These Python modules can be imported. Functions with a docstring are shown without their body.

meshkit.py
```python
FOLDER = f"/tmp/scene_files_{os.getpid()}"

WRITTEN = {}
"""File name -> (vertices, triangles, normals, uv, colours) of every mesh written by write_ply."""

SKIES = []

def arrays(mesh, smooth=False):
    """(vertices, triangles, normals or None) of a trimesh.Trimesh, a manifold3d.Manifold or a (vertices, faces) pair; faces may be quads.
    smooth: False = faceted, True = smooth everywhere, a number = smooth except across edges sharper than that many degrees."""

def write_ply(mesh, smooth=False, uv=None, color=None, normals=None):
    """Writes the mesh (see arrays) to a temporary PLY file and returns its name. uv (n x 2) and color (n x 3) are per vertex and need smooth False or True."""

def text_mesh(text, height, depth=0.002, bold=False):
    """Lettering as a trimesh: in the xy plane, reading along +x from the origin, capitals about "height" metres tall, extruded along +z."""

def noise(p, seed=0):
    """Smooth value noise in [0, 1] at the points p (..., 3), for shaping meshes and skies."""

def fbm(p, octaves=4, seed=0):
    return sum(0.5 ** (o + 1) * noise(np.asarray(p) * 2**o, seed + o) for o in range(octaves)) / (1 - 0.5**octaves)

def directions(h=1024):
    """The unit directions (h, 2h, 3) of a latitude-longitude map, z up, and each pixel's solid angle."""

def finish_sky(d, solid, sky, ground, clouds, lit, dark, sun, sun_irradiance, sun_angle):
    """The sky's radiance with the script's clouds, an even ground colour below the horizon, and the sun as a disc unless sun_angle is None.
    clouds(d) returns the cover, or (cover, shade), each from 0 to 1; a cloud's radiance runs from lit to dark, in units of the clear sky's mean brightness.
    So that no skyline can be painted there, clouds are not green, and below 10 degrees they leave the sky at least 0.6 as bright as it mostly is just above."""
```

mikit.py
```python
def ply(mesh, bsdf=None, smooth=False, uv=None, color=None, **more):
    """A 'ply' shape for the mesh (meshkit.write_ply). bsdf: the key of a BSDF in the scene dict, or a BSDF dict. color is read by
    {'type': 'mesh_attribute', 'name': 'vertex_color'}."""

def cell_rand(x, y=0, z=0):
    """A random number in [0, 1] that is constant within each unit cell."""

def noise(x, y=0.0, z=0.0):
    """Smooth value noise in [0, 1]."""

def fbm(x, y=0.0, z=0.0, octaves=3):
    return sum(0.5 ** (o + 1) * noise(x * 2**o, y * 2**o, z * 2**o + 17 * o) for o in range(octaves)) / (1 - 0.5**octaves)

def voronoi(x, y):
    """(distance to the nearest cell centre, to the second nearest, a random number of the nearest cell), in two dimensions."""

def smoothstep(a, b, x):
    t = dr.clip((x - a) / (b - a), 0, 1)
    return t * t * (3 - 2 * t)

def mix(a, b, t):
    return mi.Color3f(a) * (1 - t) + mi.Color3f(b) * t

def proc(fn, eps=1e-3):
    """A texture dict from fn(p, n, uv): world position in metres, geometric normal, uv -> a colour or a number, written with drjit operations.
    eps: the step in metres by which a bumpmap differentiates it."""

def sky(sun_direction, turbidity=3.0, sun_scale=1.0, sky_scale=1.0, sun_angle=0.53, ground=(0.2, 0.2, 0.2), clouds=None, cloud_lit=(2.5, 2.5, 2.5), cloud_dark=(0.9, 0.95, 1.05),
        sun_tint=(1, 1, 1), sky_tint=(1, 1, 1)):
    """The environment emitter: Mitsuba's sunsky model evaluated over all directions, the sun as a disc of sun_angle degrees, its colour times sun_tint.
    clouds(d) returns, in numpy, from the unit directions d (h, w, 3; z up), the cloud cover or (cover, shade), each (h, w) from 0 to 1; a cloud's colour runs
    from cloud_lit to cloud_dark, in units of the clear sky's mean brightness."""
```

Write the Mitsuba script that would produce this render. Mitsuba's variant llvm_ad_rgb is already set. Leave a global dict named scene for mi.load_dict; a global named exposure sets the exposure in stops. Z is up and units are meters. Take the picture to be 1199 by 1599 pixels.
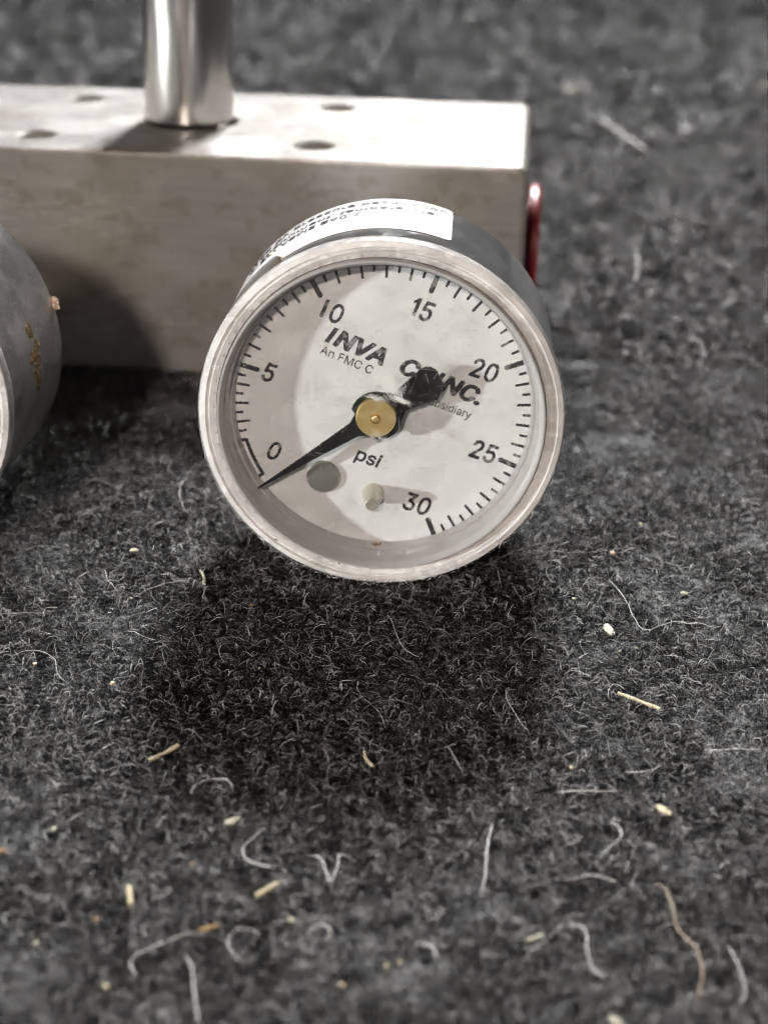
import math, random
import numpy as np, trimesh, manifold3d as m3
import drjit as dr
import mitsuba as mi
import mikit, meshkit
from mikit import ply, proc, noise, fbm, smoothstep, mix, voronoi, cell_rand

T = mi.ScalarTransform4f
scene, labels = {}, {}
MM = 0.001

# ------------------------------------------------------------------ camera, lamps, exposure
CAM = np.array([-1.099, -318.610, 119.796]) * MM
FWD = np.array([-0.07510555, 0.90169148, -0.42580704])
UP = np.array([-0.05706523, 0.42242681, 0.90459889])
scene['camera'] = {'type': 'thinlens', 'fov': math.degrees(2 * math.atan(599.5 / 2484.9)), 'fov_axis': 'x',
                   'aperture_radius': 1.5 * MM, 'focus_distance': 0.239, 'near_clip': 0.01, 'far_clip': 50.0,
                   'to_world': T().look_at(origin=list(CAM), target=list(CAM + FWD), up=list(UP))}
exposure = 0.0


def lamp(key, pos, aim, w, h, rgb, label):
    scene[key] = {'type': 'rectangle', 'to_world': T().look_at(origin=list(pos), target=list(aim), up=[0, 0.02, 1]) @ T().scale([w / 2, h / 2, 1]),
                  'bsdf': {'type': 'diffuse', 'reflectance': {'type': 'rgb', 'value': [0.5, 0.5, 0.5]}},
                  'emitter': {'type': 'area', 'radiance': {'type': 'rgb', 'value': list(rgb)}}}

    labels[key] = {'label': label, 'category': 'lamp'}


AIM = (-0.02, -0.09, 0.02)
lamp('ceiling_lamp', (-0.01, 0.49, 0.53), AIM, 0.12, 0.12, (344, 343, 344), 'wide white ceiling lamp above and behind the block, out of view')         # above and behind: the shadow on the felt
lamp('side_lamp', (-0.90, -0.572, 0.064), AIM, 0.045, 0.045, (1960, 2060, 2020), 'small low lamp to the left of the gauges, out of view')        # low, from the left: shadows across the dial
lamp('room_lamp', (-0.107, -0.92, 0.455), AIM, 0.065, 0.06, (470, 410, 362), 'warm lamp high behind the camera, out of view')           # warm, from behind the camera
scene['room_light'] = {'type': 'constant', 'radiance': {'type': 'rgb', 'value': [0.065, 0.063, 0.063]}}


# ------------------------------------------------------------------ helpers
def add(key, mesh, bsdf, smooth=False, color=None, M=None, o=None):
    """mesh in millimetres -> one entry of scene, in metres; M (rows = axes) and o place a mesh given in a thing's own frame"""
    if hasattr(mesh, 'to_mesh'):
        m = mesh.to_mesh()
        v, f = np.array(m.vert_properties[:, :3]), np.array(m.tri_verts)
    elif isinstance(mesh, tuple):
        v, f = mesh
    else:
        v, f = np.array(mesh.vertices), np.array(mesh.faces)
    v = np.asarray(v, float)
    if M is not None:
        v = v @ M + o
    scene[key] = ply(trimesh.Trimesh(v * MM, f, process=False), bsdf, smooth=smooth, color=color)


def tag(key, label, category=None, group=None, kind=None):
    labels[key] = {'label': label}
    for k, x in (('category', category), ('group', group), ('kind', kind)):
        if x:
            labels[key][k] = x


def revolve(profile, n=160):
    """profile: closed list of (r, z); solid of revolution about z"""
    cs = m3.CrossSection([np.array(profile, float)], m3.FillRule.NonZero)
    return m3.Manifold.revolve(cs, n)


def joined(ms):
    return trimesh.util.concatenate([m if isinstance(m, trimesh.Trimesh) else trimesh.Trimesh(*m, process=False) for m in ms])


def tube(pts, radii, sides=8, cap=True):
    p = np.asarray(pts, float)
    t = np.gradient(p, axis=0)
    t /= np.linalg.norm(t, axis=1, keepdims=True) + 1e-12
    a = np.cross(t, np.where(np.abs(t[:, 2:]) < 0.9, [0, 0, 1.0], [1.0, 0, 0]))
    a /= np.linalg.norm(a, axis=1, keepdims=True)
    b = np.cross(t, a)
    ang = np.arange(sides) * 2 * np.pi / sides
    v = (p[:, None] + np.broadcast_to(radii, (len(p),))[:, None, None] * (np.cos(ang)[None, :, None] * a[:, None] + np.sin(ang)[None, :, None] * b[:, None])).reshape(-1, 3)
    i, j = np.meshgrid(np.arange(len(p) - 1), np.arange(sides), indexing='ij')
    q = np.stack([i * sides + j, i * sides + (j + 1) % sides, (i + 1) * sides + (j + 1) % sides, (i + 1) * sides + j], -1).reshape(-1, 4)
    f = np.vstack([q[:, [0, 1, 2]], q[:, [0, 2, 3]]])
    if cap:
        n = len(v)
        v = np.vstack([v, p[:1], p[-1:]])
        k = np.arange(sides)
        f = np.vstack([f, np.stack([(k + 1) % sides, k, k * 0 + n], 1), np.stack([k + n - 2 - n + 2 + (len(p) - 1) * sides, (k + 1) % sides + (len(p) - 1) * sides, k * 0 + n + 1], 1)])
    return trimesh.Trimesh(v, f, process=False)


def smooth_path(pts, n=24):
    from scipy.interpolate import CubicSpline
    p = np.asarray(pts, float)
    d = np.r_[0, np.cumsum(np.linalg.norm(np.diff(p, axis=0), axis=1))]
    if len(p) == 2:
        return p[0] + (p[1] - p[0]) * np.linspace(0, 1, n)[:, None]
    return CubicSpline(d, p, axis=0)(np.linspace(0, d[-1], n))


def rgb(*c):
    return {'type': 'rgb', 'value': list(c)}


def principled(base, rough, metallic=0.0, **k):
    return {'type': 'twosided', 'bsdf': {'type': 'principled', 'base_color': base, 'roughness': rough, 'metallic': metallic, **k}}


# ------------------------------------------------------------------ materials
def steel_tone(p, n, uv):
    s = fbm(p.x * 120, p.y * 900, p.z * 900, 3)
    g = fbm(p.x * 60, p.y * 60, p.z * 60, 3)
    st = smoothstep(0.58, 0.72, fbm(p.x * 300 + 9, p.y * 300, p.z * 300, 3))
    dash = smoothstep(0.70, 0.80, noise(p.x * 320, p.y * 2600, p.z * 2600)) * smoothstep(0.48, 0.66, fbm(p.x * 70 + 3, p.y * 90, p.z * 90, 2))
    c = mix((0.315, 0.303, 0.286), (0.38, 0.368, 0.352), s)
    c = mix(c, (0.265, 0.24, 0.21), smoothstep(0.42, 0.72, g) * 0.6)
    c = mix(c, (0.20, 0.165, 0.13), st * 0.35)
    return mix(c, (0.56, 0.54, 0.50), dash * 0.55)


def steel_rough(p, n, uv):
    return 0.25 + 0.14 * fbm(p.x * 150, p.y * 1200, p.z * 1200, 2) + 0.10 * smoothstep(0.5, 0.7, fbm(p.x * 90, p.y * 90, p.z * 90 + 4, 2))


def steel_bump(p, n, uv):
    return fbm(p.x * 250, p.y * 4500, p.z * 4500, 2)


scene['mat_block'] = {'type': 'twosided', 'bsdf': {'type': 'bumpmap', 'arbitrary': proc(steel_bump, 1e-4), 'scale': 0.00003,
                      'bsdf': {'type': 'principled', 'base_color': proc(steel_tone), 'roughness': proc(steel_rough), 'metallic': 0.42, 'specular': 0.5}}}


def tube_tone(p, n, uv):
    s = fbm(p.x * 500, p.y * 500, p.z * 2600, 2)
    return mix((0.60, 0.575, 0.54), (0.74, 0.72, 0.70), s)


def tube_rough(p, n, uv):
    return 0.14 + 0.10 * noise(p.x * 700, p.y * 700, p.z * 120)


scene['mat_tube'] = {'type': 'twosided', 'bsdf': {'type': 'principled', 'base_color': proc(tube_tone), 'roughness': proc(tube_rough), 'metallic': 1.0, 'anisotropic': 0.0}}


def case_tone(p, n, uv):
    d = smoothstep(0.60, 0.70, noise(p.x * 2600, p.y * 2600, p.z * 2600))
    g = fbm(p.x * 160, p.y * 160, p.z * 160, 3)
    c = mix((0.46, 0.46, 0.465), (0.58, 0.58, 0.58), g)
    return mix(c, (0.62, 0.60, 0.57), d * smoothstep(0.42, 0.62, fbm(p.x * 300, p.y * 300, p.z * 300, 2)) * 0.8)


def case_rough(p, n, uv):
    return 0.07 + 0.14 * smoothstep(0.4, 0.7, fbm(p.x * 260, p.y * 260, p.z * 260, 3))


scene['mat_case'] = {'type': 'twosided', 'bsdf': {'type': 'principled', 'base_color': proc(case_tone), 'roughness': proc(case_rough), 'metallic': 0.9}}


def old_case_tone(p, n, uv):
    d = smoothstep(0.62, 0.72, noise(p.x * 2200, p.y * 2200, p.z * 2200))
    g = fbm(p.x * 220, p.y * 220, p.z * 220, 4)
    c = mix((0.30, 0.30, 0.295), (0.48, 0.475, 0.465), smoothstep(0.3, 0.7, g))
    return mix(c, (0.5, 0.48, 0.45), d * 0.45)


scene['mat_old_case'] = {'type': 'twosided', 'bsdf': {'type': 'bumpmap', 'arbitrary': proc(lambda p, n, uv: fbm(p.x * 1500, p.y * 1500, p.z * 1500, 2), 1e-4), 'scale': 0.00006,
                         'bsdf': {'type': 'principled', 'base_color': proc(old_case_tone), 'roughness': 0.30, 'metallic': 0.75, 'specular': 0.5}}}


def lens_rough(p, n, uv):
    return 0.05 + 0.22 * smoothstep(0.50, 0.72, fbm(p.x * 420, p.y * 420, p.z * 420, 3))


scene['mat_lens'] = {'type': 'principled', 'base_color': rgb(0.93, 0.885, 0.87), 'roughness': proc(lens_rough), 'spec_trans': 0.66, 'eta': 1.49}


def window_clarity(p, n, uv):
    q1 = fbm(p.x * 150 + 3, p.y * 150, p.z * 150, 3)
    q2 = fbm(p.x * 420 + 40 * q1, p.y * 420, p.z * 300 + 30 * q1, 3)
    streak = fbm((p.x + p.z) * 260, p.y * 200, (p.x - p.z) * 2300, 2)
    d = 0.26 * smoothstep(0.42, 0.66, q2) * smoothstep(0.38, 0.6, q1) + 0.10 * smoothstep(0.55, 0.72, streak)
    return mix((1.0, 1.0, 1.0), (0.55, 0.55, 0.53), d)


scene['mat_window'] = {'type': 'thindielectric', 'int_ior': 1.49, 'ext_ior': 1.0, 'specular_transmittance': proc(window_clarity)}


def dial_tone(p, n, uv):
    b = fbm(p.x * 300, p.y * 300, p.z * 300, 3)
    s = smoothstep(0.66, 0.72, noise(p.x * 1700, p.y * 1700, p.z * 1700 + 3)) * smoothstep(0.45, 0.7, fbm(p.x * 200, p.y * 200, p.z * 200, 2))
    c = mix((0.665, 0.67, 0.67), (0.725, 0.73, 0.73), b)
    c = mix(c, (0.60, 0.60, 0.595), smoothstep(0.5, 0.75, fbm(p.x * 130 + 5, p.y * 130, p.z * 130, 3)) * 0.5)
    return mix(c, (0.50, 0.47, 0.42), s * 0.3)


scene['mat_dial'] = principled(proc(dial_tone), 0.42, 0.1, specular=0.4)
scene['mat_print'] = principled(rgb(0.022, 0.022, 0.026), 0.5)


def worn_print(p, n, uv):
    w = smoothstep(0.55, 0.68, fbm(p.x * 1100, p.y * 1100, p.z * 1100, 2))
    return mix((0.02, 0.02, 0.024), (0.30, 0.295, 0.29), w * 0.6)


scene['mat_worn_print'] = principled(proc(worn_print), 0.55)
scene['mat_scuffs'] = principled(rgb(0.60, 0.59, 0.56), 0.6)
scene['mat_needle'] = principled(rgb(0.008, 0.008, 0.009), 0.38)


def brass_tone(p, n, uv):
    return mix((0.62, 0.44, 0.16), (0.86, 0.68, 0.32), fbm(p.x * 700, p.y * 700, p.z * 700, 3))


scene['mat_brass'] = principled(proc(brass_tone), 0.40, 0.8)
scene['mat_stud'] = principled(rgb(0.40, 0.40, 0.36), 0.35, 0.8)
scene['mat_pin'] = principled(rgb(0.55, 0.53, 0.45), 0.38, 0.75)


def paper_tone(p, n, uv):
    s = smoothstep(0.62, 0.74, fbm(p.x * 420, p.y * 420, p.z * 420, 3))
    return mix((0.47, 0.47, 0.465), (0.35, 0.345, 0.34), s * 0.6)


scene['mat_paper'] = principled(proc(paper_tone), 0.5)
scene['mat_label_print'] = principled(rgb(0.03, 0.03, 0.035), 0.6)
scene['mat_old_glue'] = principled(proc(lambda p, n, uv: mix((0.17, 0.105, 0.03), (0.09, 0.06, 0.03), fbm(p.x * 900, p.y * 900, p.z * 900, 3))), 0.6)


def ring_tone(p, n, uv):
    g = fbm(p.x * 230, p.y * 230, p.z * 230, 3)
    f = smoothstep(0.60, 0.72, fbm(p.x * 900, p.y * 900, p.z * 900, 2))
    c = mix((0.70, 0.67, 0.655), (0.57, 0.54, 0.525), smoothstep(0.35, 0.7, g))
    return mix(c, (0.80, 0.78, 0.76), f * 0.6)


scene['mat_ring'] = principled(proc(ring_tone), 0.3, 0.0, specular=0.5)
scene['mat_rust'] = principled(proc(lambda p, n, uv: mix((0.13, 0.065, 0.03), (0.26, 0.17, 0.11), fbm(p.x * 2500, p.y * 2500, p.z * 2500, 2))), 0.8)
scene['mat_red'] = principled(rgb(0.27, 0.012, 0.018), 0.40, specular=0.5)
scene['mat_flake'] = principled(rgb(0.62, 0.47, 0.36), 0.8)


def straw_tone(p, n, uv):
    return mix((0.40, 0.32, 0.17), (0.58, 0.52, 0.37), fbm(p.x * 1500, p.y * 1500, p.z * 1500, 3))


scene['mat_straw'] = principled(proc(straw_tone), 0.65)
scene['mat_pale_chip'] = principled(proc(lambda p, n, uv: mix((0.42, 0.40, 0.28), (0.58, 0.56, 0.45), fbm(p.x * 2000, p.y * 2000, p.z * 2000, 2))), 0.7)
scene['mat_amber'] = principled(rgb(0.36, 0.22, 0.085), 0.6)
scene['mat_lint'] = principled(rgb(0.62, 0.61, 0.60), 0.55)
scene['mat_tan_hair'] = principled(rgb(0.36, 0.27, 0.18), 0.5)
scene['mat_fibre'] = {'type': 'principledthin', 'base_color': {'type': 'mesh_attribute', 'name': 'vertex_color'}, 'roughness': 0.30, 'diff_trans': 1.0, 'eta': 1.55, 'sheen': 0.3}


def felt_tone(p, n, uv):
    a = noise(p.x * 1500, p.y * 1500)
    b = smoothstep(0.55, 0.8, fbm(p.x * 420, p.y * 420, 0, 3))
    c = mix((0.006, 0.006, 0.0065), (0.022, 0.022, 0.023), a)
    return mix(c, (0.045, 0.045, 0.046), b * 0.7)


scene['mat_felt'] = principled(proc(felt_tone), 0.7, specular=0.5, sheen=1.0)

# ------------------------------------------------------------------ the felt surface
def axis_steps(parts):
    out = []
    for a, b, s in parts:
        out.append(np.arange(a, b, s))
    return np.concatenate(out + [[parts[-1][1]]])


gx = axis_steps([(-3000, -400, 100), (-400, -150, 4), (-150, 90, 0.55), (90, 400, 4), (400, 3000, 100)])
gy = axis_steps([(-900, -215, 15), (-215, 30, 0.55), (30, 260, 1.6), (260, 900, 5), (900, 6000, 150)])
X, Y = np.meshgrid(gx, gy, indexing='ij')
P = np.stack([X, Y, X * 0], -1)
Z = (meshkit.fbm(P * 0.9, 3, 5) - 0.5) * 0.75 + (meshkit.fbm(P * 0.12, 2, 9) - 0.5) * 0.8
Z = Z * np.clip((1500 - np.hypot(X, Y)) / 1000, 0, 1) - 0.75
ni, nj = X.shape
i, j = np.meshgrid(np.arange(ni - 1), np.arange(nj - 1), indexing='ij')
q = np.stack([i * nj + j, (i + 1) * nj + j, (i + 1) * nj + j + 1, i * nj + j + 1], -1).reshape(-1, 4)
add('ground', (np.stack([X, Y, Z], -1).reshape(-1, 3), np.vstack([q[:, [0, 1, 2]], q[:, [0, 2, 3]]])), 'mat_felt', smooth=True)
tag('ground', 'dark charcoal felt mat covering the whole surface under the metal parts', 'felt mat', kind='structure')


def fibre_patch(side, count, seed, radius, length, lift, k=6, sides=3, pale=False):
    g = np.random.default_rng(seed)
    n = count
    xy = g.uniform(-side / 2, side / 2, (n, 2))
    ang = g.uniform(0, 2 * np.pi, n)
    L = length * np.exp(g.normal(-0.12, 0.62, n))
    curl = g.normal(0, 1.0, n) * 2.6 + np.where(g.random(n) < 0.2, np.sign(g.normal(size=n)) * 4.0, 0)
    s = np.linspace(0, 1, k)
    head = ang[:, None] + curl[:, None] * (s[None] - 0.5)
    step = L[:, None] / (k - 1)
    x = np.cumsum(np.cos(head) * step, 1)
    y = np.cumsum(np.sin(head) * step, 1)
    h = lift * g.gamma(1.5, 0.55, n)
    ph = g.uniform(0.2, 0.95, n)
    z = -0.28 + h[:, None] * np.sin(np.pi * np.clip(s[None] * ph[:, None] + 0.03, 0, 1)) + 0.05 * lift * g.normal(size=(n, k))
    p = np.stack([x - x.mean(1, keepdims=True) + xy[:, :1], y - y.mean(1, keepdims=True) + xy[:, 1:], z], -1)
    t = np.gradient(p, axis=1)
    t /= np.linalg.norm(t, axis=-1, keepdims=True) + 1e-9
    ref = g.normal(size=(n, 1, 3))
    a = np.cross(t, ref)
    a /= np.linalg.norm(a, axis=-1, keepdims=True) + 1e-9
    b = np.cross(t, a)
    kind = g.random(n)
    r = radius * np.where(kind > 0.80, 1.35, 1.0)[:, None] * np.exp(g.normal(0, 0.25, n))[:, None] * np.r_[0.5, np.ones(k - 2), 0.4][None]
    th = np.arange(sides) * 2 * np.pi / sides
    v = p[:, :, None] + r[:, :, None, None] * (np.cos(th)[:, None] * a[:, :, None] + np.sin(th)[:, None] * b[:, :, None])
    ii, jj = np.meshgrid(np.arange(k - 1), np.arange(sides), indexing='ij')
    q = np.stack([ii * sides + jj, ii * sides + (jj + 1) % sides, (ii + 1) * sides + (jj + 1) % sides, (ii + 1) * sides + jj], -1).reshape(-1, 4)
    f = np.vstack([q[:, [0, 1, 2]], q[:, [0, 2, 3]]])
    f = (f[None] + (np.arange(n) * k * sides)[:, None, None]).reshape(-1, 3)
    tone = np.select([kind < 0.68, kind < 0.80, kind < 0.93], [g.uniform(0.003, 0.010, n), g.uniform(0.03, 0.12, n), g.uniform(0.2, 0.5, n)], g.uniform(0.65, 0.95, n))
    if pale:
        tone = g.uniform(0.22, 0.75, n)
    col = tone[:, None] * np.array([1.0, 0.995, 1.0])
    col = np.repeat(col, k * sides, 0)
    return v.reshape(-1, 3), f, col


rng = np.random.default_rng(11)
groups = [('felt_pile', 16.0, 4400, 0.027, 1.6, 0.62, (-150, 82, -208, 22)),
          ('felt_long_hairs', 58.0, 130, 0.030, 6.5, 1.0, (-150, 82, -208, 22)),
          ('felt_pile_back', 32.0, 3000, 0.075, 3.3, 1.0, (-170, 130, 22, 250)),
          ('felt_pile_far', 90.0, 5200, 0.15, 4.4, 1.4, (-330, 250, 250, 950))]
num = 1
for gi, (nm, side, count, rad, ln, lift, (x0, x1, y0, y1)) in enumerate(groups):
    for var in range(2):
        v, f, col = fibre_patch(side, count, 100 * gi + var, rad, ln, lift, k=9 if 'long' in nm else 5, pale='long' in nm)
        scene[f'{nm}_source_{var}'] = {'type': 'shapegroup', 'fibres': ply(trimesh.Trimesh(v * MM, f, process=False), 'mat_fibre', smooth=False, color=col)}
    for cx in np.arange(x0 + side / 2, x1 + side / 2, side):
        for cy in np.arange(y0 + side / 2, y1 + side / 2, side):
            # keep to what the camera sees, with a margin
            d = np.array([cx, cy, 0]) * MM - CAM
            zc = d @ FWD
            RIGHT = np.cross(FWD, UP)
            if zc < 0.05 or abs(d @ RIGHT) / zc > 0.27 + 0.8 * side * MM / zc or (d @ UP) / zc < -0.36 - 0.8 * side * MM / zc:
                continue
            scene[f'felt_fibres__{num:03d}'] = {'type': 'instance', 'to_world': T().translate([cx * MM, cy * MM, (rng.uniform(-0.1, 0.1) - 0.5) * MM]) @ T().rotate([0, 0, 1], 90.0 * rng.integers(4)),
                                                'shapegroup': {'type': 'ref', 'id': f'{nm}_source_{rng.integers(2)}'}}
            num += 1
tag('felt_fibres', 'fuzzy curled black and grey fibres standing up from the felt mat', 'felt fibres', kind='stuff')

# ------------------------------------------------------------------ the manifold block
BH, BD, BX0 = 47.03, 67.6, -270.0
HOLES = [(-104.63, 13.42), (-104.63, 54.36), (-45.09, 13.42), (-45.09, 54.36)]
TUBE = (-75.55, 33.9)


def rounded(inset_right, inset, rc):
    pts = []
    for cx, cy, a0 in ((BX0 + rc + inset, inset + rc, 180), (-rc - inset_right, inset + rc, 270), (-rc - inset_right, BD - rc - inset, 0), (BX0 + rc + inset, BD - rc - inset, 90)):
        for a in np.radians(a0 + np.arange(0, 91, 15)):
            pts.append((cx + rc * math.cos(a), cy + rc * math.sin(a)))
    return pts


def slab(levels):
    pts = np.array([(x, y, z) for z, args in levels for x, y in rounded(*args)])
    return m3.Manifold.hull_points(pts)


block = slab([(0.0, (0.6, 0.3, 1.4)), (0.5, (0.0, 0.0, 1.6)), (BH - 1.3, (0.0, 0.0, 1.6)), (BH - 0.25, (1.0, 0.0, 1.6)), (BH, (1.35, 0.28, 1.6))])
thread = [(4.5, -20), (3.75, -20)]
for k in range(16):
    z = -20 + k * 1.2
    thread += [(3.75, z + 0.05), (4.3, z + 0.6)]
thread += [(3.75, -0.75), (4.5, -0.05)]
for x, y in HOLES:
    block -= revolve([(0, -20), (4.5, -20), (4.5, -0.05), (4.65, 0.1), (4.65, 2), (0, 2)], 72).translate([x, y, BH])
block -= revolve([(0, -14), (10.45, -14), (10.45, -0.5), (10.9, 0.02), (10.9, 2), (0, 2)], 128).translate([TUBE[0], TUBE[1], BH])
block -= m3.Manifold.cylinder(8, 11.2, 11.2, 96).rotate([0, 90, 0]).translate([-6, BD / 2, 22])
for x, z in ((-24.4, 8.8), (-103.1, 13.1), (-206.0, 10.6)):
    block -= m3.Manifold.cylinder(9, 4.3, 4.3, 72).rotate([90, 0, 0]).translate([x, 8, z])
add('manifold_block', block, 'mat_block', smooth=25)
for k, (x, y) in enumerate(HOLES):
    add('manifold_block__bolt_hole' + (f'_{k:03d}' if k else ''), revolve(thread, 72).translate([x, y, BH]), 'mat_block')
tag('manifold_block', 'long brushed steel block with bolt holes in its bright top face, behind the gauges', 'steel block')

n, R1 = 128, 9.88
tb = revolve([(0, -12), (R1 - 0.9, -12), (R1 - 0.9, 0.15), (R1 - 0.35, 0.45), (R1, 1.0), (R1, 96), (R1 - 0.5, 96.5), (7.6, 96.5), (7.6, 20), (0, 20)], n)
add('steel_tube', tb.translate([TUBE[0], TUBE[1], BH]), 'mat_tube', smooth=30)
tag('steel_tube', 'shiny round steel tube standing upright in the top of the block', 'steel tube')

plug = revolve([(0, -5), (10.8, -5), (10.8, 0.4), (13.0, 0.4), (13.6, 0.9), (13.6, 2.3), (12.9, 3.0), (0, 3.1)], 128)
add('red_plug', plug.rotate([0, 90, 0]).translate([0.0, BD / 2, 22]), 'mat_red', smooth=35)
tag('red_plug', 'red plastic plug pushed into the right end of the steel block', 'plug')

# ------------------------------------------------------------------ the gauges
RC = 27.76
LENS_PROFILE = [(23.25, -6.1), (23.6, -4.6), (23.95, -4.5), (24.33, -1.35), (24.55, -1.1), (24.75, -0.55), (25.05, -0.22), (25.3, -0.2), (25.45, -0.5), (25.45, -6.05)]
FLANGE = [(25.47, -0.75), (25.75, -0.8), (25.85, -0.3), (26.1, -0.1), (26.45, -0.08), (26.53, -0.5), (26.75, -0.52), (26.85, -0.06), (27.2, 0.0), (27.6, -0.02), (28.0, -0.18), (28.28, -0.5), (28.42, -1.1), (28.42, -3.3), (28.3, -3.8), (27.9, -4.2), (27.0, -4.45)]


def lathe(profile, n=256):
    """open sheet of revolution about z"""
    pr = np.array(profile, float)
    a_ = np.arange(n) * 2 * np.pi / n
    v = np.stack([pr[:, None, 0] * np.cos(a_), pr[:, None, 0] * np.sin(a_), pr[:, None, 1] + 0 * a_], -1).reshape(-1, 3)
    i_, j_ = np.meshgrid(np.arange(len(pr) - 1), np.arange(n), indexing='ij')
    q_ = np.stack([i_ * n + j_, (i_ + 1) * n + j_, (i_ + 1) * n + (j_ + 1) % n, i_ * n + (j_ + 1) % n], -1).reshape(-1, 4)
    return v, np.vstack([q_[:, [0, 1, 2]], q_[:, [0, 2, 3]]])


def fan_disc(r, z, n=128, rings=1):
    a = np.arange(n) * 2 * np.pi / n
    v = np.vstack([np.stack([r * np.cos(a), r * np.sin(a), a * 0 + z], 1), [[0, 0, z]]])
    k = np.arange(n)
    return v, np.stack([k, (k + 1) % n, k * 0 + n], 1)


def plate(poly, z0, z1):
    return m3.Manifold.extrude(m3.CrossSection([np.array(poly, float)], m3.FillRule.NonZero), z1 - z0).translate([0, 0, z0])


def lettering(text, height, sx=1.0, slant=0.0, bold=False, depth=0.16):
    """text mesh in mm with its origin at the left end of the baseline"""
    m = meshkit.text_mesh(text, height, depth, bold)
    v = m.vertices.copy()
    v[:, 0] = v[:, 0] * sx + v[:, 1] * math.tan(math.radians(slant))
    m.vertices = v
    return m


def place2d(m, x, y, deg, z, center=False):
    m = m.copy()
    v = m.vertices.copy()
    if center:
        v[:, :2] -= (v[:, :2].min(0) + v[:, :2].max(0)) / 2
    c, s = math.cos(math.radians(deg)), math.sin(math.radians(deg))
    m.vertices = np.stack([x + c * v[:, 0] - s * v[:, 1], y + s * v[:, 0] + c * v[:, 1], v[:, 2] + z], 1)
    return m


def frame(yaw, tilt):
    a = np.array([math.sin(yaw) * math.cos(tilt), -math.cos(yaw) * math.cos(tilt), math.sin(tilt)])
    x = np.cross([0, 0, 1], a)
    x /= np.linalg.norm(x)
    return np.array([x, np.cross(a, x), a])


TILT = -20.3      # the whole dial is turned clockwise


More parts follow.
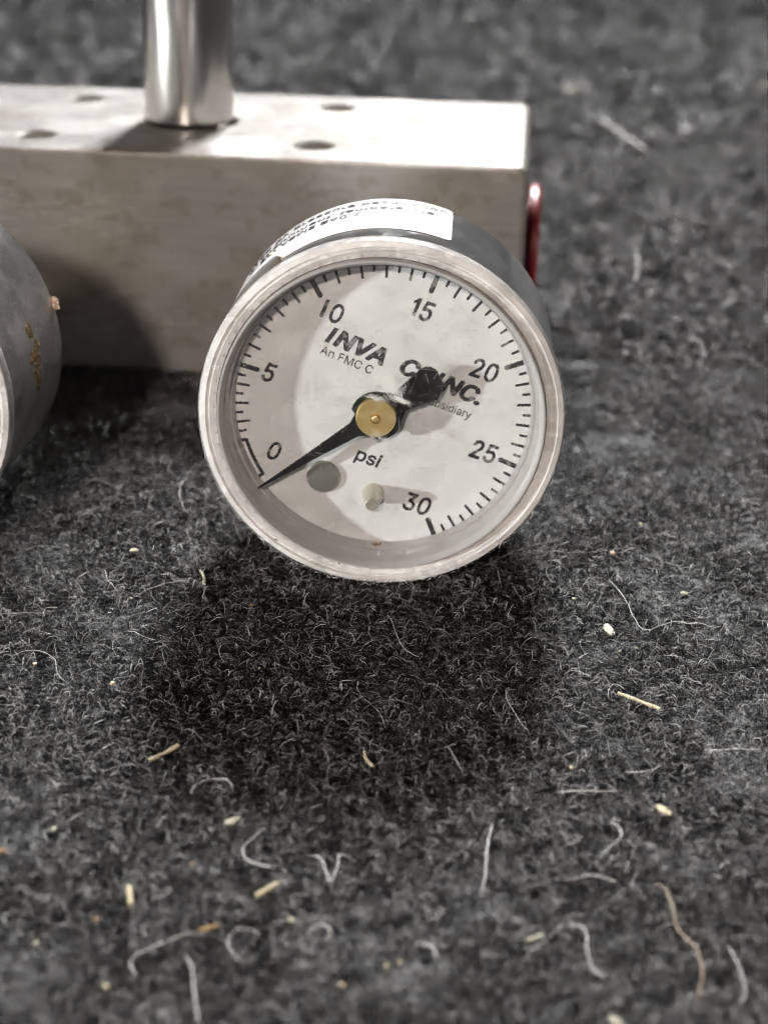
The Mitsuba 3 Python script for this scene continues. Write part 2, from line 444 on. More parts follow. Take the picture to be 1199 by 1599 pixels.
def gauge(key, G, yaw, tilt, case_mat, full):
    M, o = frame(yaw, tilt), np.array(G, float)
    A = lambda k, m, b, smooth=False, color=None: add(f'{key}__{k}', m, b, smooth, color, M, o)  # noqa: E731
    # case: a drawn steel cup with a rolled rear edge, and the stem behind it
    A('case', revolve([(26.7, -6.5), (27.0, -6.5), (27.0, -4.6), (RC - 0.2, -4.6), (RC, -4.9), (RC, -29.4), (RC - 0.45, -30.4), (RC - 1.3, -30.8), (0, -30.8), (0, -29.6), (26.7, -29.6)], 192), case_mat, 30)
    stem = revolve([(0, -98.5), (3.9, -98.5), (3.9, -44), (4.6, -43), (4.6, -41), (0, -41)], 64) + m3.Manifold.cylinder(10.2, 6.2, 6.2, 6).translate([0, 0, -41.0])
    A('stem', stem.translate([0, -17.5, 0]), 'mat_brass', 30)
    # clear lens: moulded ring of solid plastic with a thin window set into it
    A('lens', revolve(LENS_PROFILE, 256), 'mat_lens', 40)
    A('lens__window', fan_disc(24.3, -1.3), 'mat_window')
    A('lens__flange', lathe(FLANGE), 'mat_window', 40)
    cuts = m3.Manifold.compose([m3.Manifold.cube([0.7, 0.5, 0.5], True).translate([25.75, 0, -1.3]).rotate([0, 0, 360 * (k + 0.5) / 76]) for k in range(76)])
    A('retaining_ring', revolve([(25.6, -6.2), (26.9, -6.2), (26.9, -3.6), (28.1, -3.5), (28.27, -3.2), (28.27, -1.5), (28.05, -1.05), (27.3, -0.85), (27.15, -1.2), (26.8, -1.2), (26.65, -1.0), (25.6, -1.3)], 192) - cuts, 'mat_ring', 35)
    # dial
    A('dial', revolve([(0, -6.9), (26.6, -6.9), (26.6, -6.3), (0, -6.3)], 160), 'mat_dial', 30)
    z = -6.3
    marks = []

    def bar(r0, r1, deg, w):
        a = math.radians(deg)
        c, s = math.cos(a), math.sin(a)
        ends = [(r0, w), (r1, w)]
        poly = []
        for k in range(7):   # rounded inner end
            b = math.pi / 2 + math.pi * k / 6
            poly.append((r0 + w / 2 + w / 2 * math.cos(b), w / 2 * math.sin(b)))
        poly += [(r1, -w / 2), (r1, w / 2)]
        poly = [(c * x - s * y, s * x + c * y) for x, y in poly]
        marks.append(plate(poly, z - 0.02, z + 0.13))

    anchors = [(0, 211.0), (1, 196.0), (5, 164.1), (10, 118.9), (15, 69.9), (20, 21.2), (25, -22.9), (30, -67.8)]
    ps, ds = [a[0] for a in anchors], [a[1] for a in anchors]
    for h in range(3, 61):
        v = h / 2
        deg = float(np.interp(v, ps, ds))
        if h % 10 == 0:
            bar(20.15, 24.4, deg, 0.78)
        elif h % 2 == 0:
            bar(21.1, 24.2, deg, 0.40)
        else:
            bar(22.0, 24.2, deg, 0.40)
    arc = [math.radians(a) for a in np.linspace(195.6, 212.6, 24)]
    band = [(22.75 * math.cos(a), 22.75 * math.sin(a)) for a in arc] + [(22.2 * math.cos(a), 22.2 * math.sin(a)) for a in arc[::-1]]
    marks.append(plate(band, z - 0.02, z + 0.13))
    bar(22.5, 24.2, 195.9, 0.55)
    bar(22.3, 23.6, 212.3, 0.55)
    mk = joined([(np.array(m.to_mesh().vert_properties[:, :3]), np.array(m.to_mesh().tri_verts)) for m in marks])
    A('dial__scale_marks', mk, 'mat_worn_print')
    zl = z - 0.02
    H = 3.0
    one = lambda flag: plate([(-0.28, 0), (0.28, 0), (0.28, H), (-0.28, H)] if not flag else [(-0.28, 0), (0.28, 0), (0.28, H), (-0.1, H), (-0.75, H - 0.7), (-0.75, H - 1.15), (-0.28, H - 0.8)], 0, 0.16)  # noqa: E731
    om = lambda flag: trimesh.Trimesh(np.array(one(flag).to_mesh().vert_properties[:, :3]), np.array(one(flag).to_mesh().tri_verts), process=False)  # noqa: E731
    dig = lambda t: lettering(t, H, 0.86, 4, bold=True)  # noqa: E731
    nums = [joined([place2d(om(0), -9.23, 15.95, TILT - 2, zl, True), place2d(dig('0'), -7.35, 15.18, TILT, zl, True)]),
            joined([place2d(om(1), 4.72, 16.75, TILT - 1, zl, True), place2d(dig('5'), 6.47, 16.0, TILT, zl, True)]),
            place2d(dig('0'), -17.15, -8.0, TILT, zl, True), place2d(dig('5'), -17.9, 5.2, TILT, zl, True), place2d(dig('20'), 15.75, 6.85, TILT + 3, zl, True),
            place2d(dig('25'), 16.2, -6.7, TILT + 3, zl, True), place2d(dig('30'), 5.95, -16.25, TILT + 3, zl, True)]
    for k, m in enumerate(nums):
        A('dial__numeral' + (f'_{k:03d}' if k else ''), m, 'mat_worn_print')
    A('dial__unit_text', place2d(lettering('psi', 2.15, 1.05, 4, bold=True), -4.55, -8.72, TILT, zl), 'mat_print')
    big = lambda t, w: (lambda m: (m.apply_scale([w / m.extents[0], 1, 1]), m)[1])(lettering(t, 2.62, 1, 13, bold=True))  # noqa: E731

    def heavy(t, w):
        m = big(t, w)
        return joined([m] + [m.copy().apply_translation([d, e, 0.0]) for d, e in ((0.16, 0.0), (-0.12, 0.05), (0.05, -0.08))])

    base = np.array([-9.23, 10.71])
    u = np.array([math.cos(math.radians(-21.7)), math.sin(math.radians(-21.7))])
    words = []
    for t, s0, s1 in (('NVA', 1.15, 9.3), ('CO', 12.0, 17.7), ('NC.', 19.25, 25.7)):
        p = base + u * s0
        words.append(place2d(heavy(t, s1 - s0), p[0], p[1], -21.7, zl))
    for s0 in (0.0, 18.1):
        p = base + u * s0
        sl = 2.66 * math.tan(math.radians(13))
        mm_ = plate([(0, -0.05), (0.72, -0.05), (0.72 + sl, 2.66), (sl, 2.66)], 0, 0.16).to_mesh()
        words.append(place2d(trimesh.Trimesh(np.array(mm_.vert_properties[:, :3]), np.array(mm_.tri_verts), process=False), p[0], p[1], -21.7, zl))
    A('dial__maker_name', joined(words), 'mat_worn_print')
    sub = []
    for t, x, y in (('An FMC C', -10.0, 8.75), ('ubsidiary', 7.1, 0.98)):
        m = lettering(t, 1.33, 1, 0)
        m.apply_scale([(8.6 if x < 0 else 6.9) / m.extents[0], 1, 1])
        sub.append(place2d(m, x, y, -21.7 if x < 0 else -19.0, zl))
    A('dial__small_print', joined(sub), 'mat_print')
    # needle with its broad tail, hub
    hub = np.array([-0.78, -0.2])
    a = math.atan2(-13.2 - hub[1], -19.4 - hub[0])
    c, s = math.cos(a), math.sin(a)
    outline = [(22.75, -0.10), (22.75, 0.10), (12, 0.72), (4.2, 1.25), (2.6, 2.1)]
    for k in range(9):
        b = math.radians(50 + k * 11)
        outline.append((4.0 * math.cos(b), 4.0 * math.sin(b)))
    outline += [(-4.4, 1.7), (-9.6, 2.75), (-11.6, 1.6), (-11.9, -1.2), (-10.0, -2.75), (-4.4, -1.7)]
    for k in range(9):
        b = math.radians(-138 + k * 11)
        outline.append((4.0 * math.cos(b), 4.0 * math.sin(b)))
    outline += [(2.6, -2.1), (4.2, -1.25), (12, -0.72)]
    outline = [(hub[0] + c * x - s * y, hub[1] + s * x + c * y) for x, y in outline][::1]
    nd = plate(outline, -3.25, -2.9)
    A('needle', nd, 'mat_needle')
    hb = revolve([(0, -6.2), (1.2, -6.2), (1.2, -3.0), (3.0, -3.0), (3.12, -2.85), (3.12, -2.0), (2.95, -1.8), (0.85, -1.8), (0.85, -2.3), (0.55, -2.3), (0.55, -1.5), (0.4, -1.4), (0, -1.4)], 96)
    A('needle__hub', hb.translate([hub[0] - 0.02, hub[1] + 0.05, 0]), 'mat_brass', 30)
    A('stud', revolve([(0, -6.32), (2.72, -6.32), (2.72, -5.75), (2.45, -5.5), (0, -5.42)], 72).translate([-9.25, -12.0, 0]), 'mat_stud', 40)
    pin = revolve([(0, -6.4), (1.85, -6.4), (1.75, -5.9), (1.02, -1.75), (0.88, -1.6), (0.12, -1.6), (0.1, -1.75), (0, -1.75)], 48)
    A('stop_pin', pin.translate([-1.2, -14.75, 0]), 'mat_pin', 30)
    if not full:
        return M, o
    labels[f'{key}__needle'] = {'label': 'black needle pointing below zero, with a broad tail'}

    # scuffs on the face of the lens: thousands of fine whitish scratches, thickest round the hub
    rs = np.random.default_rng(5)
    sv, sf = [], []

    def scratch(x, y, deg, ln, w, bend=0.0):
        k = 4
        t = np.linspace(-0.5, 0.5, k)
        a_ = math.radians(deg)
        nx, ny = -math.sin(a_), math.cos(a_)
        off = bend * (t * t - 0.08)
        px, py = x + t * ln * math.cos(a_) + off * nx, y + t * ln * math.sin(a_) + off * ny
        ww = w * np.r_[0.25, 1, 0.9, 0.2] / 2
        z_ = -0.98 + rs.uniform(0, 0.06)
        at = sum(len(q_) for q_ in sv)
        sv.append(np.vstack([np.stack([px + ww * nx, py + ww * ny, px * 0 + z_], 1), np.stack([px - ww * nx, py - ww * ny, px * 0 + z_], 1)]))
        for c_ in range(k - 1):
            sf.extend([(at + c_, at + k + c_, at + c_ + 1), (at + c_ + 1, at + k + c_, at + k + c_ + 1)])

    for cx, cy, rx, ry, deg, cnt, w in ((0.9, 6.3, 0.8, 1.1, 65, 420, 0.06), (3.0, 3.3, 0.8, 0.20, -20, 170, 0.04), (1.9, 4.9, 0.9, 0.5, -50, 190, 0.04),
                                        (9.0, 2.0, 1.4, 1.0, -10, 50, 0.03), (-0.6, 3.5, 0.9, 0.25, -10, 100, 0.04), (0.6, -3.5, 1.3, 0.45, -30, 130, 0.04), (4.3, 16.9, 0.5, 0.6, 20, 46, 0.05),
                                        (-6, 9.2, 3.5, 0.9, -22, 90, 0.035), (0, -15, 1.2, 1.4, 60, 60, 0.04), (-12, 12, 2.5, 0.8, 40, 60, 0.03)):
        for _ in range(cnt):
            u_, v_ = rs.normal(0, 1, 2)
            c_, s_ = math.cos(math.radians(deg)), math.sin(math.radians(deg))
            scratch(cx + u_ * rx * c_ - v_ * ry * s_, cy + u_ * rx * s_ + v_ * ry * c_, deg + rs.normal(0, 35), rs.uniform(0.3, 1.3), w * rs.uniform(0.5, 1.2), rs.normal(0, 0.15))
    for _ in range(420):
        r_, a_ = 23.0 * math.sqrt(rs.random()), rs.uniform(0, 2 * math.pi)
        scratch(r_ * math.cos(a_), r_ * math.sin(a_), rs.choice([-35, 70, 15, -80]) + rs.normal(0, 12), rs.gamma(1.5, 0.8) + 0.15, rs.uniform(0.012, 0.04), rs.normal(0, 0.3))
    for _ in range(260):     # dust
        r_, a_ = 24.0 * math.sqrt(rs.random()), rs.uniform(0, 2 * math.pi)
        scratch(r_ * math.cos(a_), r_ * math.sin(a_), rs.uniform(0, 180), rs.uniform(0.05, 0.13), rs.uniform(0.05, 0.11))
    for _ in range(230):     # nicks along the rim
        a_ = rs.normal(-75, 45) if rs.random() < 0.6 else rs.uniform(0, 360)
        r_ = rs.choice([28.05, 27.7, 26.2]) + rs.normal(0, 0.12)
        a_ = math.radians(a_)
        nk = len(sv)
        scratch(r_ * math.cos(a_), r_ * math.sin(a_), math.degrees(a_) + 90 + rs.normal(0, 30), rs.gamma(1.3, 0.35) + 0.1, rs.uniform(0.03, 0.11), 0)
        sv[nk][:, 2] += 1.06 if r_ < 27.8 else 0.86
    A('lens__scratches', (np.vstack(sv), np.array(sf)), 'mat_scuffs')
    labels[f'{key}__lens__scratches'] = {'label': 'whitish scratches and scuffs on the lens, thickest round the hub', 'kind': 'stuff'}

    gr = []
    for a_, r_, w_, q_ in ((-91.5, 23.4, -5.3, 0.34), (-89.9, 23.4, -5.5, 0.25), (-92.6, 23.4, -5.6, 0.18), (-104, 25.6, -0.7, 0.22), (-128, 26.6, -0.45, 0.2)):
        m = trimesh.creation.icosphere(2, q_)
        m.vertices *= 0.5 + 1.0 * meshkit.fbm(m.vertices * 5 + a_, 2)[:, None]
        m.vertices[:, 2] *= 0.35 if w_ > -1 else 1.0
        b_ = math.radians(a_)
        m.vertices += [r_ * math.cos(b_), r_ * math.sin(b_), w_]
        gr.append(m)
    A('lens__grime', joined(gr), 'mat_rust')
    labels[f'{key}__lens__grime'] = {'label': 'rusty brown specks of grime caught in the lens rim'}

    # sticker round the top of the case
    def wrap(v2, r):          # (arc length mm to the right of the top, distance behind the front, height) -> gauge frame
        a = v2[:, 0] / RC
        return np.stack([(r + v2[:, 2]) * np.sin(a), (r + v2[:, 2]) * np.cos(a), -v2[:, 1]], 1)

    def sheet(front, rear, r):
        n, k = len(front), 8
        v = []
        for (s, w0), (_, w1) in zip(front, rear):
            for t in np.linspace(0, 1, k):
                v.append((s, w0 + (w1 - w0) * t, 0.0))
        f = []
        for a in range(n - 1):
            for b in range(k - 1):
                f += [(a * k + b, a * k + b + 1, (a + 1) * k + b), (a * k + b + 1, (a + 1) * k + b + 1, (a + 1) * k + b)]
        top = np.array(v)
        f = np.array(f)
        lo = top.copy()
        lo[:, 2] -= 0.10
        border = [b for b in range(k)] + [a * k + k - 1 for a in range(1, n)] + [(n - 1) * k + b for b in range(k - 2, -1, -1)] + [a * k for a in range(n - 2, 0, -1)]
        m = len(top)
        side = []
        for p_, q_ in zip(border, border[1:] + border[:1]):
            side += [(p_, q_, p_ + m), (q_, q_ + m, p_ + m)]
        return wrap(np.vstack([top, lo]), r), np.vstack([f, f[:, ::-1] + m, np.array(side)])

    S = np.r_[np.linspace(-36, 8.5, 60), np.linspace(8.7, 9.95, 12)]
    rg = np.random.default_rng(3)
    front, rear = [], []
    for s_ in S:
        w0 = 9.6 if s_ > -8 else 9.6 - 0.13 * (-8 - s_)
        if s_ < -17:
            w0 = np.interp(s_, [-36, -24, -19.5, -18, -17.4, -17], [17.5, 16.5, 15.2, 13.5, 8.6, 8.4]) + rg.uniform(-0.15, 0.15)
        over = max(0.0, s_ - 8.7)
        rr = 1.3
        cut = rr - math.sqrt(max(rr * rr - over * over, 0)) if over < rr else rr
        front.append((s_, w0 + cut))
        rear.append((s_, 29.0 - cut))
    A('label', sheet(front, rear, RC + 0.2), 'mat_paper')
    labels[f'{key}__label'] = {'label': 'white paper sticker with small print wrapped round the top of the case, torn at its left'}
    lines = []
    for t, s_end, w, wd in (('used by pressure beyond tou', 8.9, 25.9, 36.5), ('e. Instrument, temperature,', 7.5, 22.4, 34.0), ('per ASME B40.1.', -4.1, 19.6, 19.0)):
        m = lettering(t, 1.9, 1, 0, bold=False, depth=0.14)
        m.apply_scale([wd / m.extents[0], 1, 1])
        m = m.subdivide_to_size(1.2)
        v = m.vertices - [m.vertices[:, 0].max(), 0, 0]
        lines.append(trimesh.Trimesh(wrap(np.stack([v[:, 0] + s_end, w + 0.9 - v[:, 1], v[:, 2]], 1), RC + 0.18), m.faces[:, ::-1], process=False))
    A('label__small_print', joined(lines), 'mat_label_print')
    # torn flap of paper, lifted
    fl = np.array([(-17.6, 15.3, 0.2), (-16.4, 8.3, 0.25), (-18.6, 10.5, 1.7), (-19.8, 14.9, 0.9), (-17.6, 15.3, 0.05), (-16.4, 8.3, 0.1), (-18.6, 10.5, 1.5), (-19.8, 14.9, 0.7)])
    A('label__torn_flap', (wrap(fl, RC), np.array([(0, 1, 2), (0, 2, 3), (4, 6, 5), (4, 7, 6), (1, 2, 6), (1, 6, 5), (2, 3, 7), (2, 7, 6), (0, 1, 5), (0, 5, 4), (3, 0, 4), (3, 4, 7)])), 'mat_flake')
    return M, o


gauge('pressure_gauge', (-20.85, -91.92, 28.05), math.radians(2.227), math.radians(1.104), 'mat_case', True)
tag('pressure_gauge', 'round pressure gauge with clear scuffed lens and white psi dial, facing the camera', 'pressure gauge')
M2, o2 = gauge('pressure_gauge_001', (-105.8, -97.6, 29.6), math.radians(-1.6), math.radians(-0.6), 'mat_old_case', False)
gauge('pressure_gauge_002', (-206.0, -97.0, 28.1), 0.0, 0.0, 'mat_old_case', False)
tag('pressure_gauge_002', 'third gauge of the row, further left on the same block, outside the photo', 'pressure gauge')
tag('pressure_gauge_001', 'second gauge with dull grey case, cut off by the left edge of the photo', 'pressure gauge')


def case_patch(outline, r0, r1):
    """an irregular patch lying on the case: outline of (degrees clockwise from the top, mm behind the front)"""
    pts = np.array(outline, float)
    c = pts.mean(0)
    rows = []
    for t in (1.0, 0.75, 0.45, 0.0):
        q_ = c + (pts - c) * t
        rr = r0 + (r1 - r0) * (1 - t ** 4)
        a = np.radians(q_[:, 0])
        rows.append(np.stack([rr * np.sin(a), rr * np.cos(a), -q_[:, 1]], 1))
    n_ = len(pts)
    v = np.vstack(rows)
    f = []
    for k in range(3):
        for i_ in range(n_):
            j_ = (i_ + 1) % n_
            f += [(k * n_ + i_, (k + 1) * n_ + i_, k * n_ + j_), (k * n_ + j_, (k + 1) * n_ + i_, (k + 1) * n_ + j_)]
    return v, np.array(f)


rg = np.random.default_rng(8)
glue = []
for k in range(46):
    ca, cw = 86 + rg.normal(0, 6.5), 17 + rg.normal(0, 1.0)
    ra, rw = rg.uniform(0.5, 2.6), rg.uniform(0.15, 0.75)
    glue.append(case_patch([(ca + ra * math.sin(t) * rg.uniform(0.6, 1.3), cw + rw * math.cos(t) * rg.uniform(0.6, 1.3)) for t in np.arange(9) * 2 * math.pi / 9], RC + 0.02, RC + rg.uniform(0.10, 0.22)))
gm = joined(glue)
add('pressure_gauge_001__old_glue', gm, 'mat_old_glue', False, None, M2, o2)
labels['pressure_gauge_001__old_glue'] = {'label': 'ochre streak of old glue on the side of the grey case'}

# a scrap of flaky tan paint stuck on the edge of the left gauge
fl = []
for k in range(9):
    m = trimesh.creation.icosphere(1, 0.4)
    m.vertices *= rg.uniform(0.25, 1.5, 3)
    m.vertices += rg.normal(0, 0.12, m.vertices.shape) + rg.normal(0, 0.42, 3)
    fl.append(m)
fm = joined(fl)
a = math.radians(75)
ctr = np.array([(RC + 0.3) * math.sin(a), (RC + 0.3) * math.cos(a), -29.2])
add('tan_flake', (fm.vertices + ctr, fm.faces), 'mat_flake', False, None, M2, o2)
tag('tan_flake', 'small tan flake stuck to the rear edge of the left gauge case', 'flake')

# ------------------------------------------------------------------ bits lying on the felt (millimetres on the ground)
rg = np.random.default_rng(21)
counts = {}


def numbered(name):
    counts[name] = counts.get(name, -1) + 1
    return name + (f'_{counts[name]:03d}' if counts[name] else '')


def stalk(pts, r, mat, label, cat='straw'):
    p = smooth_path([(x, y, 0.35) for x, y in pts], 9)
    p[:, 2] += np.linspace(-0.05, 0.35, 9) + rg.normal(0, 0.03, 9)
    m = tube(p, 0.84 * r * (1 + rg.normal(0, 0.12, 9)), 7)
    m.vertices[:, 2] = 0.3 + (m.vertices[:, 2] - 0.3) * 0.8
    key = numbered('straw_fragment')
    add(key, m, mat, 35)
    tag(key, label, cat, 'bits of straw on the felt')


STRAW = [
    ([(-45.8, -146.2), (-44.1, -144.6), (-42.6, -142.7)], 0.33, 'mat_straw', 'straight tan straw at the left edge of the gauge shadow'),
    ([(16.6, -121.6), (19.6, -123.7), (22.2, -125.7)], 0.34, 'mat_straw', 'longest pale straw stalk, on the lit felt to the right of the gauge shadow'),
    ([(-17.8, -140.8), (-17.1, -143.3), (-16.3, -144.5)], 0.26, 'mat_straw', 'small bent yellow straw in the middle of the gauge shadow'),
    ([(-27.2, -172.0), (-25.0, -169.7)], 0.40, 'mat_straw', 'short thick slanting straw below the gauge shadow, near the W shaped hair'),
    ([(-42.3, -172.0), (-41.2, -175.6)], 0.36, 'mat_straw', 'upright blurred straw at lower left of the photo'),
    ([(-32.5, -178.7), (-30.6, -178.0)], 0.30, 'mat_amber', 'orange brown straw at the end of a long white hair'),
    ([(-49.8, -91.8), (-48.8, -93.9), (-48.2, -97.0)], 0.28, 'mat_pale_chip', 'curved cream straw just left of the gauge rim'),
    ([(4.1, -176.2), (6.0, -175.4)], 0.26, 'mat_pale_chip', 'thin white splinter on the blurred felt at lower right'),
]
for a_ in STRAW:
    stalk(*a_)


def chip(p, size, mat, label, name='chip', cat='chip', group='pale chips on the felt'):
    m = trimesh.creation.icosphere(2, 0.9)
    v = np.sign(m.vertices) * np.abs(m.vertices) ** np.array([1.0, 0.8, 0.6])
    v = v * (0.35 + 1.25 * meshkit.fbm(v * 2.3 + rg.uniform(0, 50, 3), 3)[:, None])
    v = v + 0.35 * (v[:, :1] ** 2) * np.array([0, rg.uniform(-1, 1), 0.4])
    v = v * np.array(size)
    b = rg.uniform(0, 6.28)
    if len(p) == 3:
        b = p[2]
    v = np.stack([v[:, 0] * math.cos(b) - v[:, 1] * math.sin(b), v[:, 0] * math.sin(b) + v[:, 1] * math.cos(b), v[:, 2]], 1)
    key = numbered(name)
    add(key, (v * [0.85, 0.85, 0.6] + [p[0], p[1], 0.05], m.faces), mat, 25)
    tag(key, label, cat, group)


CHIPS = [((15.9, -102.6, -1.3), (2.3, 0.85, 0.5), 'mat_pale_chip', 'long cream chip on the felt right of the gauge, above the coiled hair'),
         ((-32.6, -157.8, 0.8), (1.5, 0.65, 0.5), 'mat_pale_chip', 'cream chip near the bottom left of the gauge shadow'),
         ((21.2, -149.0, -0.9), (1.6, 0.6, 0.5), 'mat_straw', 'tan chip below the straight horizontal hair at right'),
         ((13.7, -187.7, -0.8), (1.2, 0.6, 0.5), 'mat_pale_chip', 'cream chip at the very bottom edge of the photo'),
         ((-62.2, -85.6, 0.4), (0.95, 0.6, 0.5), 'mat_pale_chip', 'greenish cream chip between the two gauges'),
         ((28.4, -89.2), (0.8, 0.5, 0.4), 'mat_pale_chip', 'pale chip on the felt far right of the gauge rim'),
         ((17.5, -76.0), (0.7, 0.5, 0.5), 'mat_flake', 'pinkish tan chip at the right end of the straight hair beside the gauge')]
for p, sz, mt, lb in CHIPS:
    chip(p, sz, mt, lb)
CRUMBS = [((-58.7, -102.2), 0.42, 'mat_pale_chip', 'cream crumb left of the curved straw'), ((-55.4, -127.5), 0.55, 'mat_straw', 'yellow crumb on the lit felt at left'),
          ((9.7, -140.8), 0.5, 'mat_straw', 'tan crumb to the right of the gauge shadow'), ((-54.1, -161.9), 0.45, 'mat_pale_chip', 'cream crumb near the left edge below the shadow'),
          ((-22.6, -175.5), 0.45, 'mat_straw', 'yellow crumb beside the S shaped hair'), ((-44.7, -177.9), 0.45, 'mat_amber', 'amber crumb below the upright straw'),
          ((-9.7, -181.1), 0.38, 'mat_straw', 'right hand one of two tan crumbs near the bottom middle'), ((-11.1, -181.9), 0.34, 'mat_straw', 'left hand one of two tan crumbs near the bottom middle'),
          ((19.9, -107.8), 0.36, 'mat_pale_chip', 'pale round crumb inside the coil of the long hair'), ((17.3, -109.1), 0.34, 'mat_pale_chip', 'yellowish crumb left of the round crumb by the long hair'),
          ((-35.9, -166.6), 0.34, 'mat_amber', 'small amber crumb above the slanting straw'), ((-67.9, -123.5), 0.42, 'mat_flake', 'tan crumb inside the looped hair at left'),
          ((-39.7, -101.9), 0.36, 'mat_amber', 'rust crumb under the lower left rim of the gauge'), ((-59.1, -166.9), 0.6, 'mat_amber', 'orange crumb at the left edge of the photo'),
          ((22.8, -64.0), 0.55, 'mat_pale_chip', 'pale crumb on the felt behind the gauge at right'), ((-40.8, -188.5), 0.55, 'mat_straw', 'yellow crumb near the bottom left corner'),
          ((-15.6, -185.4), 0.45, 'mat_straw', 'tan crumb at the bottom middle'), ((-50.3, -182.6), 0.4, 'mat_pale_chip', 'cream crumb at lower left'),
          ((-35.3, -120.8), 0.36, 'mat_pale_chip', 'pale crumb inside the dark gauge shadow'), ((10.8, -93.2), 0.40, 'mat_pale_chip', 'cream crumb just right of the gauge shadow, under the straight hair'),
          ((16.7, 347.4), 3.2, 'mat_pale_chip', 'blurred pale crumb far behind the right end of the block'), ((97.1, 374.0), 3.6, 'mat_pale_chip', 'blurred pale crumb far back at the right edge of the photo'),
          ((5.9, 118.6), 1.1, 'mat_flake', 'blurred tan crumb right of the red plug')]
for p, sz, mt, lb in CRUMBS:
    chip(p, (sz, sz * rg.uniform(0.6, 0.9), sz * 0.6), mt, lb, 'crumb', 'crumb', 'crumbs on the felt')

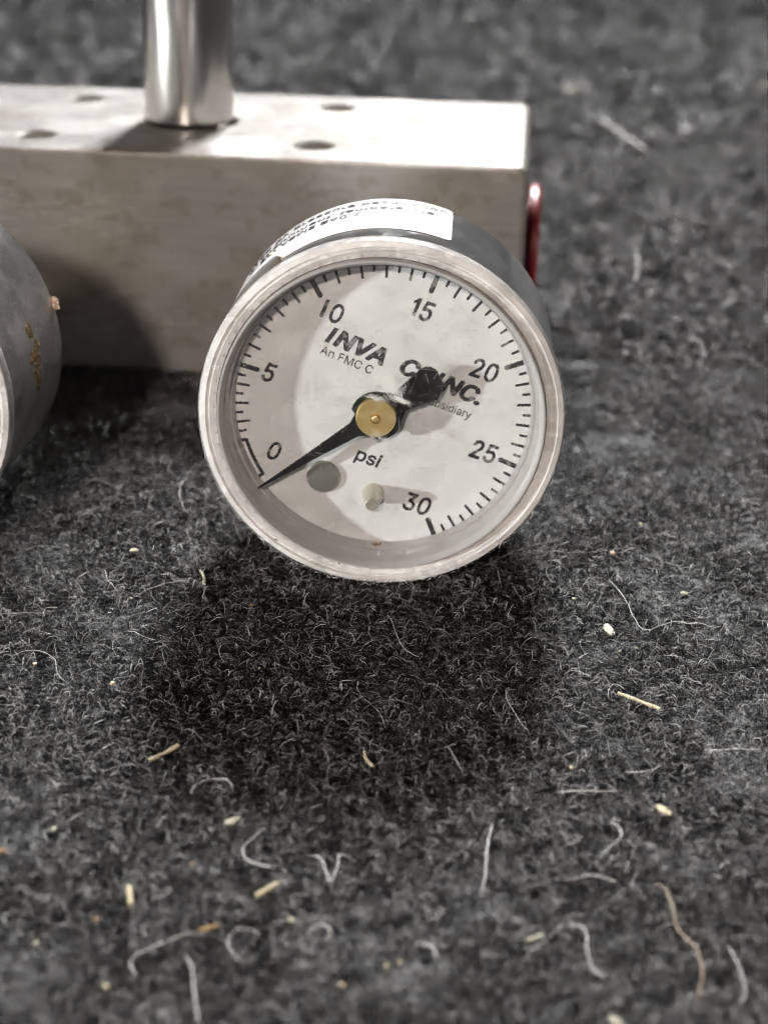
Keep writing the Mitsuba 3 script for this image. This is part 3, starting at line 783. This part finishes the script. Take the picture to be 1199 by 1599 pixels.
HAIRS = [
    ([(-59.0, -56.0), (-58.9, -64.5), (-57.9, -67.4), (-56.8, -70.5)], 0.10, 'kinked white hair on the dark felt left of the gauge'),
    ([(-71.4, -122.8), (-68.1, -120.9), (-65.1, -122.9), (-63.7, -126.4), (-61.7, -128.3)], 0.07, 'thin hair arched over a tan crumb at left'),
    ([(5.5, -78.1), (11.4, -77.6), (17.5, -76.3)], 0.09, 'straight hair running right from the gauge rim'),
    ([(16.6, -86.9), (18.7, -93.3), (19.9, -99.4), (21.7, -103.3), (24.7, -100.9), (29.7, -100.2), (33.2, -100.4)], 0.09, 'long bent hair right of the gauge'),
    ([(-18.3, -103.3), (-16.5, -108.2), (-14.8, -113.2), (-12.3, -115.1)], 0.06, 'grey hair in the dark shadow just under the gauge'),
    ([(2.1, -122.6), (0.8, -123.6), (1.0, -126.2), (2.2, -130.2), (3.9, -133.6)], 0.08, 'hooked white hair at the right edge of the gauge shadow'),
    ([(7.6, -147.3), (11.9, -146.7), (16.2, -145.5)], 0.11, 'straight horizontal hair at right, below the tan crumb'),
    ([(16.6, -141.8), (18.7, -141.9), (21.3, -139.9)], 0.09, 'gently curved hair above the straight horizontal hair'),
    ([(27.4, -135.1), (31.0, -134.8), (35.1, -133.5)], 0.09, 'straight hair near the right edge of the photo'),
    ([(-38.8, -153.4), (-37.4, -150.7), (-35.1, -150.0), (-33.8, -151.7)], 0.12, 'arched white hair at the lower left of the gauge shadow'),
    ([(-28.2, -159.0), (-29.7, -163.0), (-29.7, -165.8), (-27.7, -166.7), (-25.7, -167.0)], 0.14, 'white hair bent in an L below the gauge shadow'),
    ([(-22.1, -164.0), (-20.9, -164.2), (-19.8, -166.6), (-19.0, -168.8), (-18.5, -165.7), (-18.5, -163.7), (-16.4, -164.3)], 0.14, 'white hair curled in a W below the gauge shadow'),
    ([(-0.2, -154.9), (-0.8, -160.9), (-0.9, -164.6), (-1.3, -169.4)], 0.15, 'thick straight grey hair standing upright at lower middle right'),
    ([(-37.8, -187.2), (-38.4, -183.7), (-37.0, -182.4), (-34.5, -180.6), (-32.5, -178.9)], 0.15, 'thick white hair leading up to the orange straw'),
    ([(-33.2, -183.3), (-31.9, -186.0), (-30.8, -189.9), (-29.6, -193.4)], 0.15, 'thick blurred hair running off the bottom edge at left'),
    ([(-25.7, -179.2), (-27.3, -178.3), (-28.8, -179.4), (-28.7, -181.5), (-26.7, -183.6)], 0.11, 'blurred C shaped hair right of the orange straw'),
    ([(-20.2, -177.8), (-19.1, -176.8), (-18.2, -177.2), (-18.4, -179.2)], 0.13, 'small hooked hair at the bottom, below the W shaped hair'),
    ([(19.1, -164.6), (20.9, -168.5), (21.5, -173.0), (22.9, -175.5), (23.4, -178.6), (22.9, -182.7), (22.2, -184.8)], 0.15, 'long brown wavy hair at lower right'),
    ([(26.6, -174.5), (27.5, -178.6), (27.8, -181.7), (26.9, -184.2)], 0.13, 'pale blurred hair right of the brown hair'),
    ([(8.9, -173.5), (10.4, -173.5), (10.9, -176.9), (11.1, -179.0), (12.6, -181.7)], 0.14, 'white hair shaped like a cane left of the brown hair'),
    ([(-7.4, -178.2), (-6.3, -178.9), (-5.7, -180.6)], 0.15, 'short bent hair at the bottom, below the upright grey hair'),
    ([(24.9, 296.1), (30.1, 273.4), (41.8, 234.8)], 0.9, 'large blurred thread of lint far back at upper right'),
    ([(40.2, 158.0), (45.6, 153.6), (51.4, 145.0), (67.3, 131.5)], 0.35, 'blurred wavy lint thread behind, near the right edge'),
    ([(30.7, 112.2), (30.3, 95.3), (29.2, 79.5)], 0.40, 'blurred upright lint thread right of the red plug'),
    ([(-65.1, -93.1), (-63.7, -97.4), (-61.1, -100.8)], 0.07, 'fine hair hanging from the lint knot between the gauges'),
    ([(-58.0, -102.2), (-55.8, -99.1), (-51.2, -96.5)], 0.07, 'fine hair reaching towards the curved cream straw'),
    ([(-6.7, -138.5), (-5.5, -142.2), (-4.6, -144.3)], 0.09, 'short slanting hair in the right part of the gauge shadow'),
    ([(14.3, -153.2), (15.6, -154.8), (14.6, -157.8), (12.7, -160.5)], 0.13, 'forked looking white hair below the straight horizontal hair'),
    ([(8.4, -165.5), (10.3, -164.7), (12.2, -164.3), (14.8, -164.7)], 0.12, 'flat arched hair left of the top of the brown hair'),
    ([(17.5, -120.6), (16.0, -119.6), (15.2, -121.8), (15.3, -123.5)], 0.08, 'small curl of hair at the left end of the longest straw'),
    ([(-41.5, -160.6), (-40.8, -157.8)], 0.10, 'short straight hair left of the gauge shadow bottom'),
    ([(8.7, -172.8), (6.2, -176.4), (3.7, -179.8)], 0.09, 'thin slanting hair at lower right of the middle'),
]
for pts, r, lb in HAIRS:
    r *= 0.56
    nn = 9 * len(pts)
    xy = smooth_path([(x, y, 0.0) for x, y in pts], nn)
    xy[:, 2] = 0.40 + 0.5 * r + 0.5 * np.sin(np.linspace(0.3, 2.9, nn) + rg.uniform(-0.3, 0.3)) * min(1, 0.4 + r * 3) + (meshkit.noise(xy * 0.5 + 3) - 0.5) * 0.5
    xy[:, :2] += (np.stack([meshkit.noise(xy * 0.7), meshkit.noise(xy * 0.7 + 31)], 1) - 0.5) * min(0.9, 5 * r)
    rr = r * np.interp(np.linspace(0, 1, nn), [0, 0.08, 0.9, 1], [0.5, 1, 0.95, 0.35])
    key = numbered('lint_hair')
    add(key, tube(xy, rr, 6), 'mat_tan_hair' if 'brown' in lb.split(' ')[:2] else 'mat_lint', 50)
    tag(key, lb, 'hair', 'loose hairs and lint on the felt')
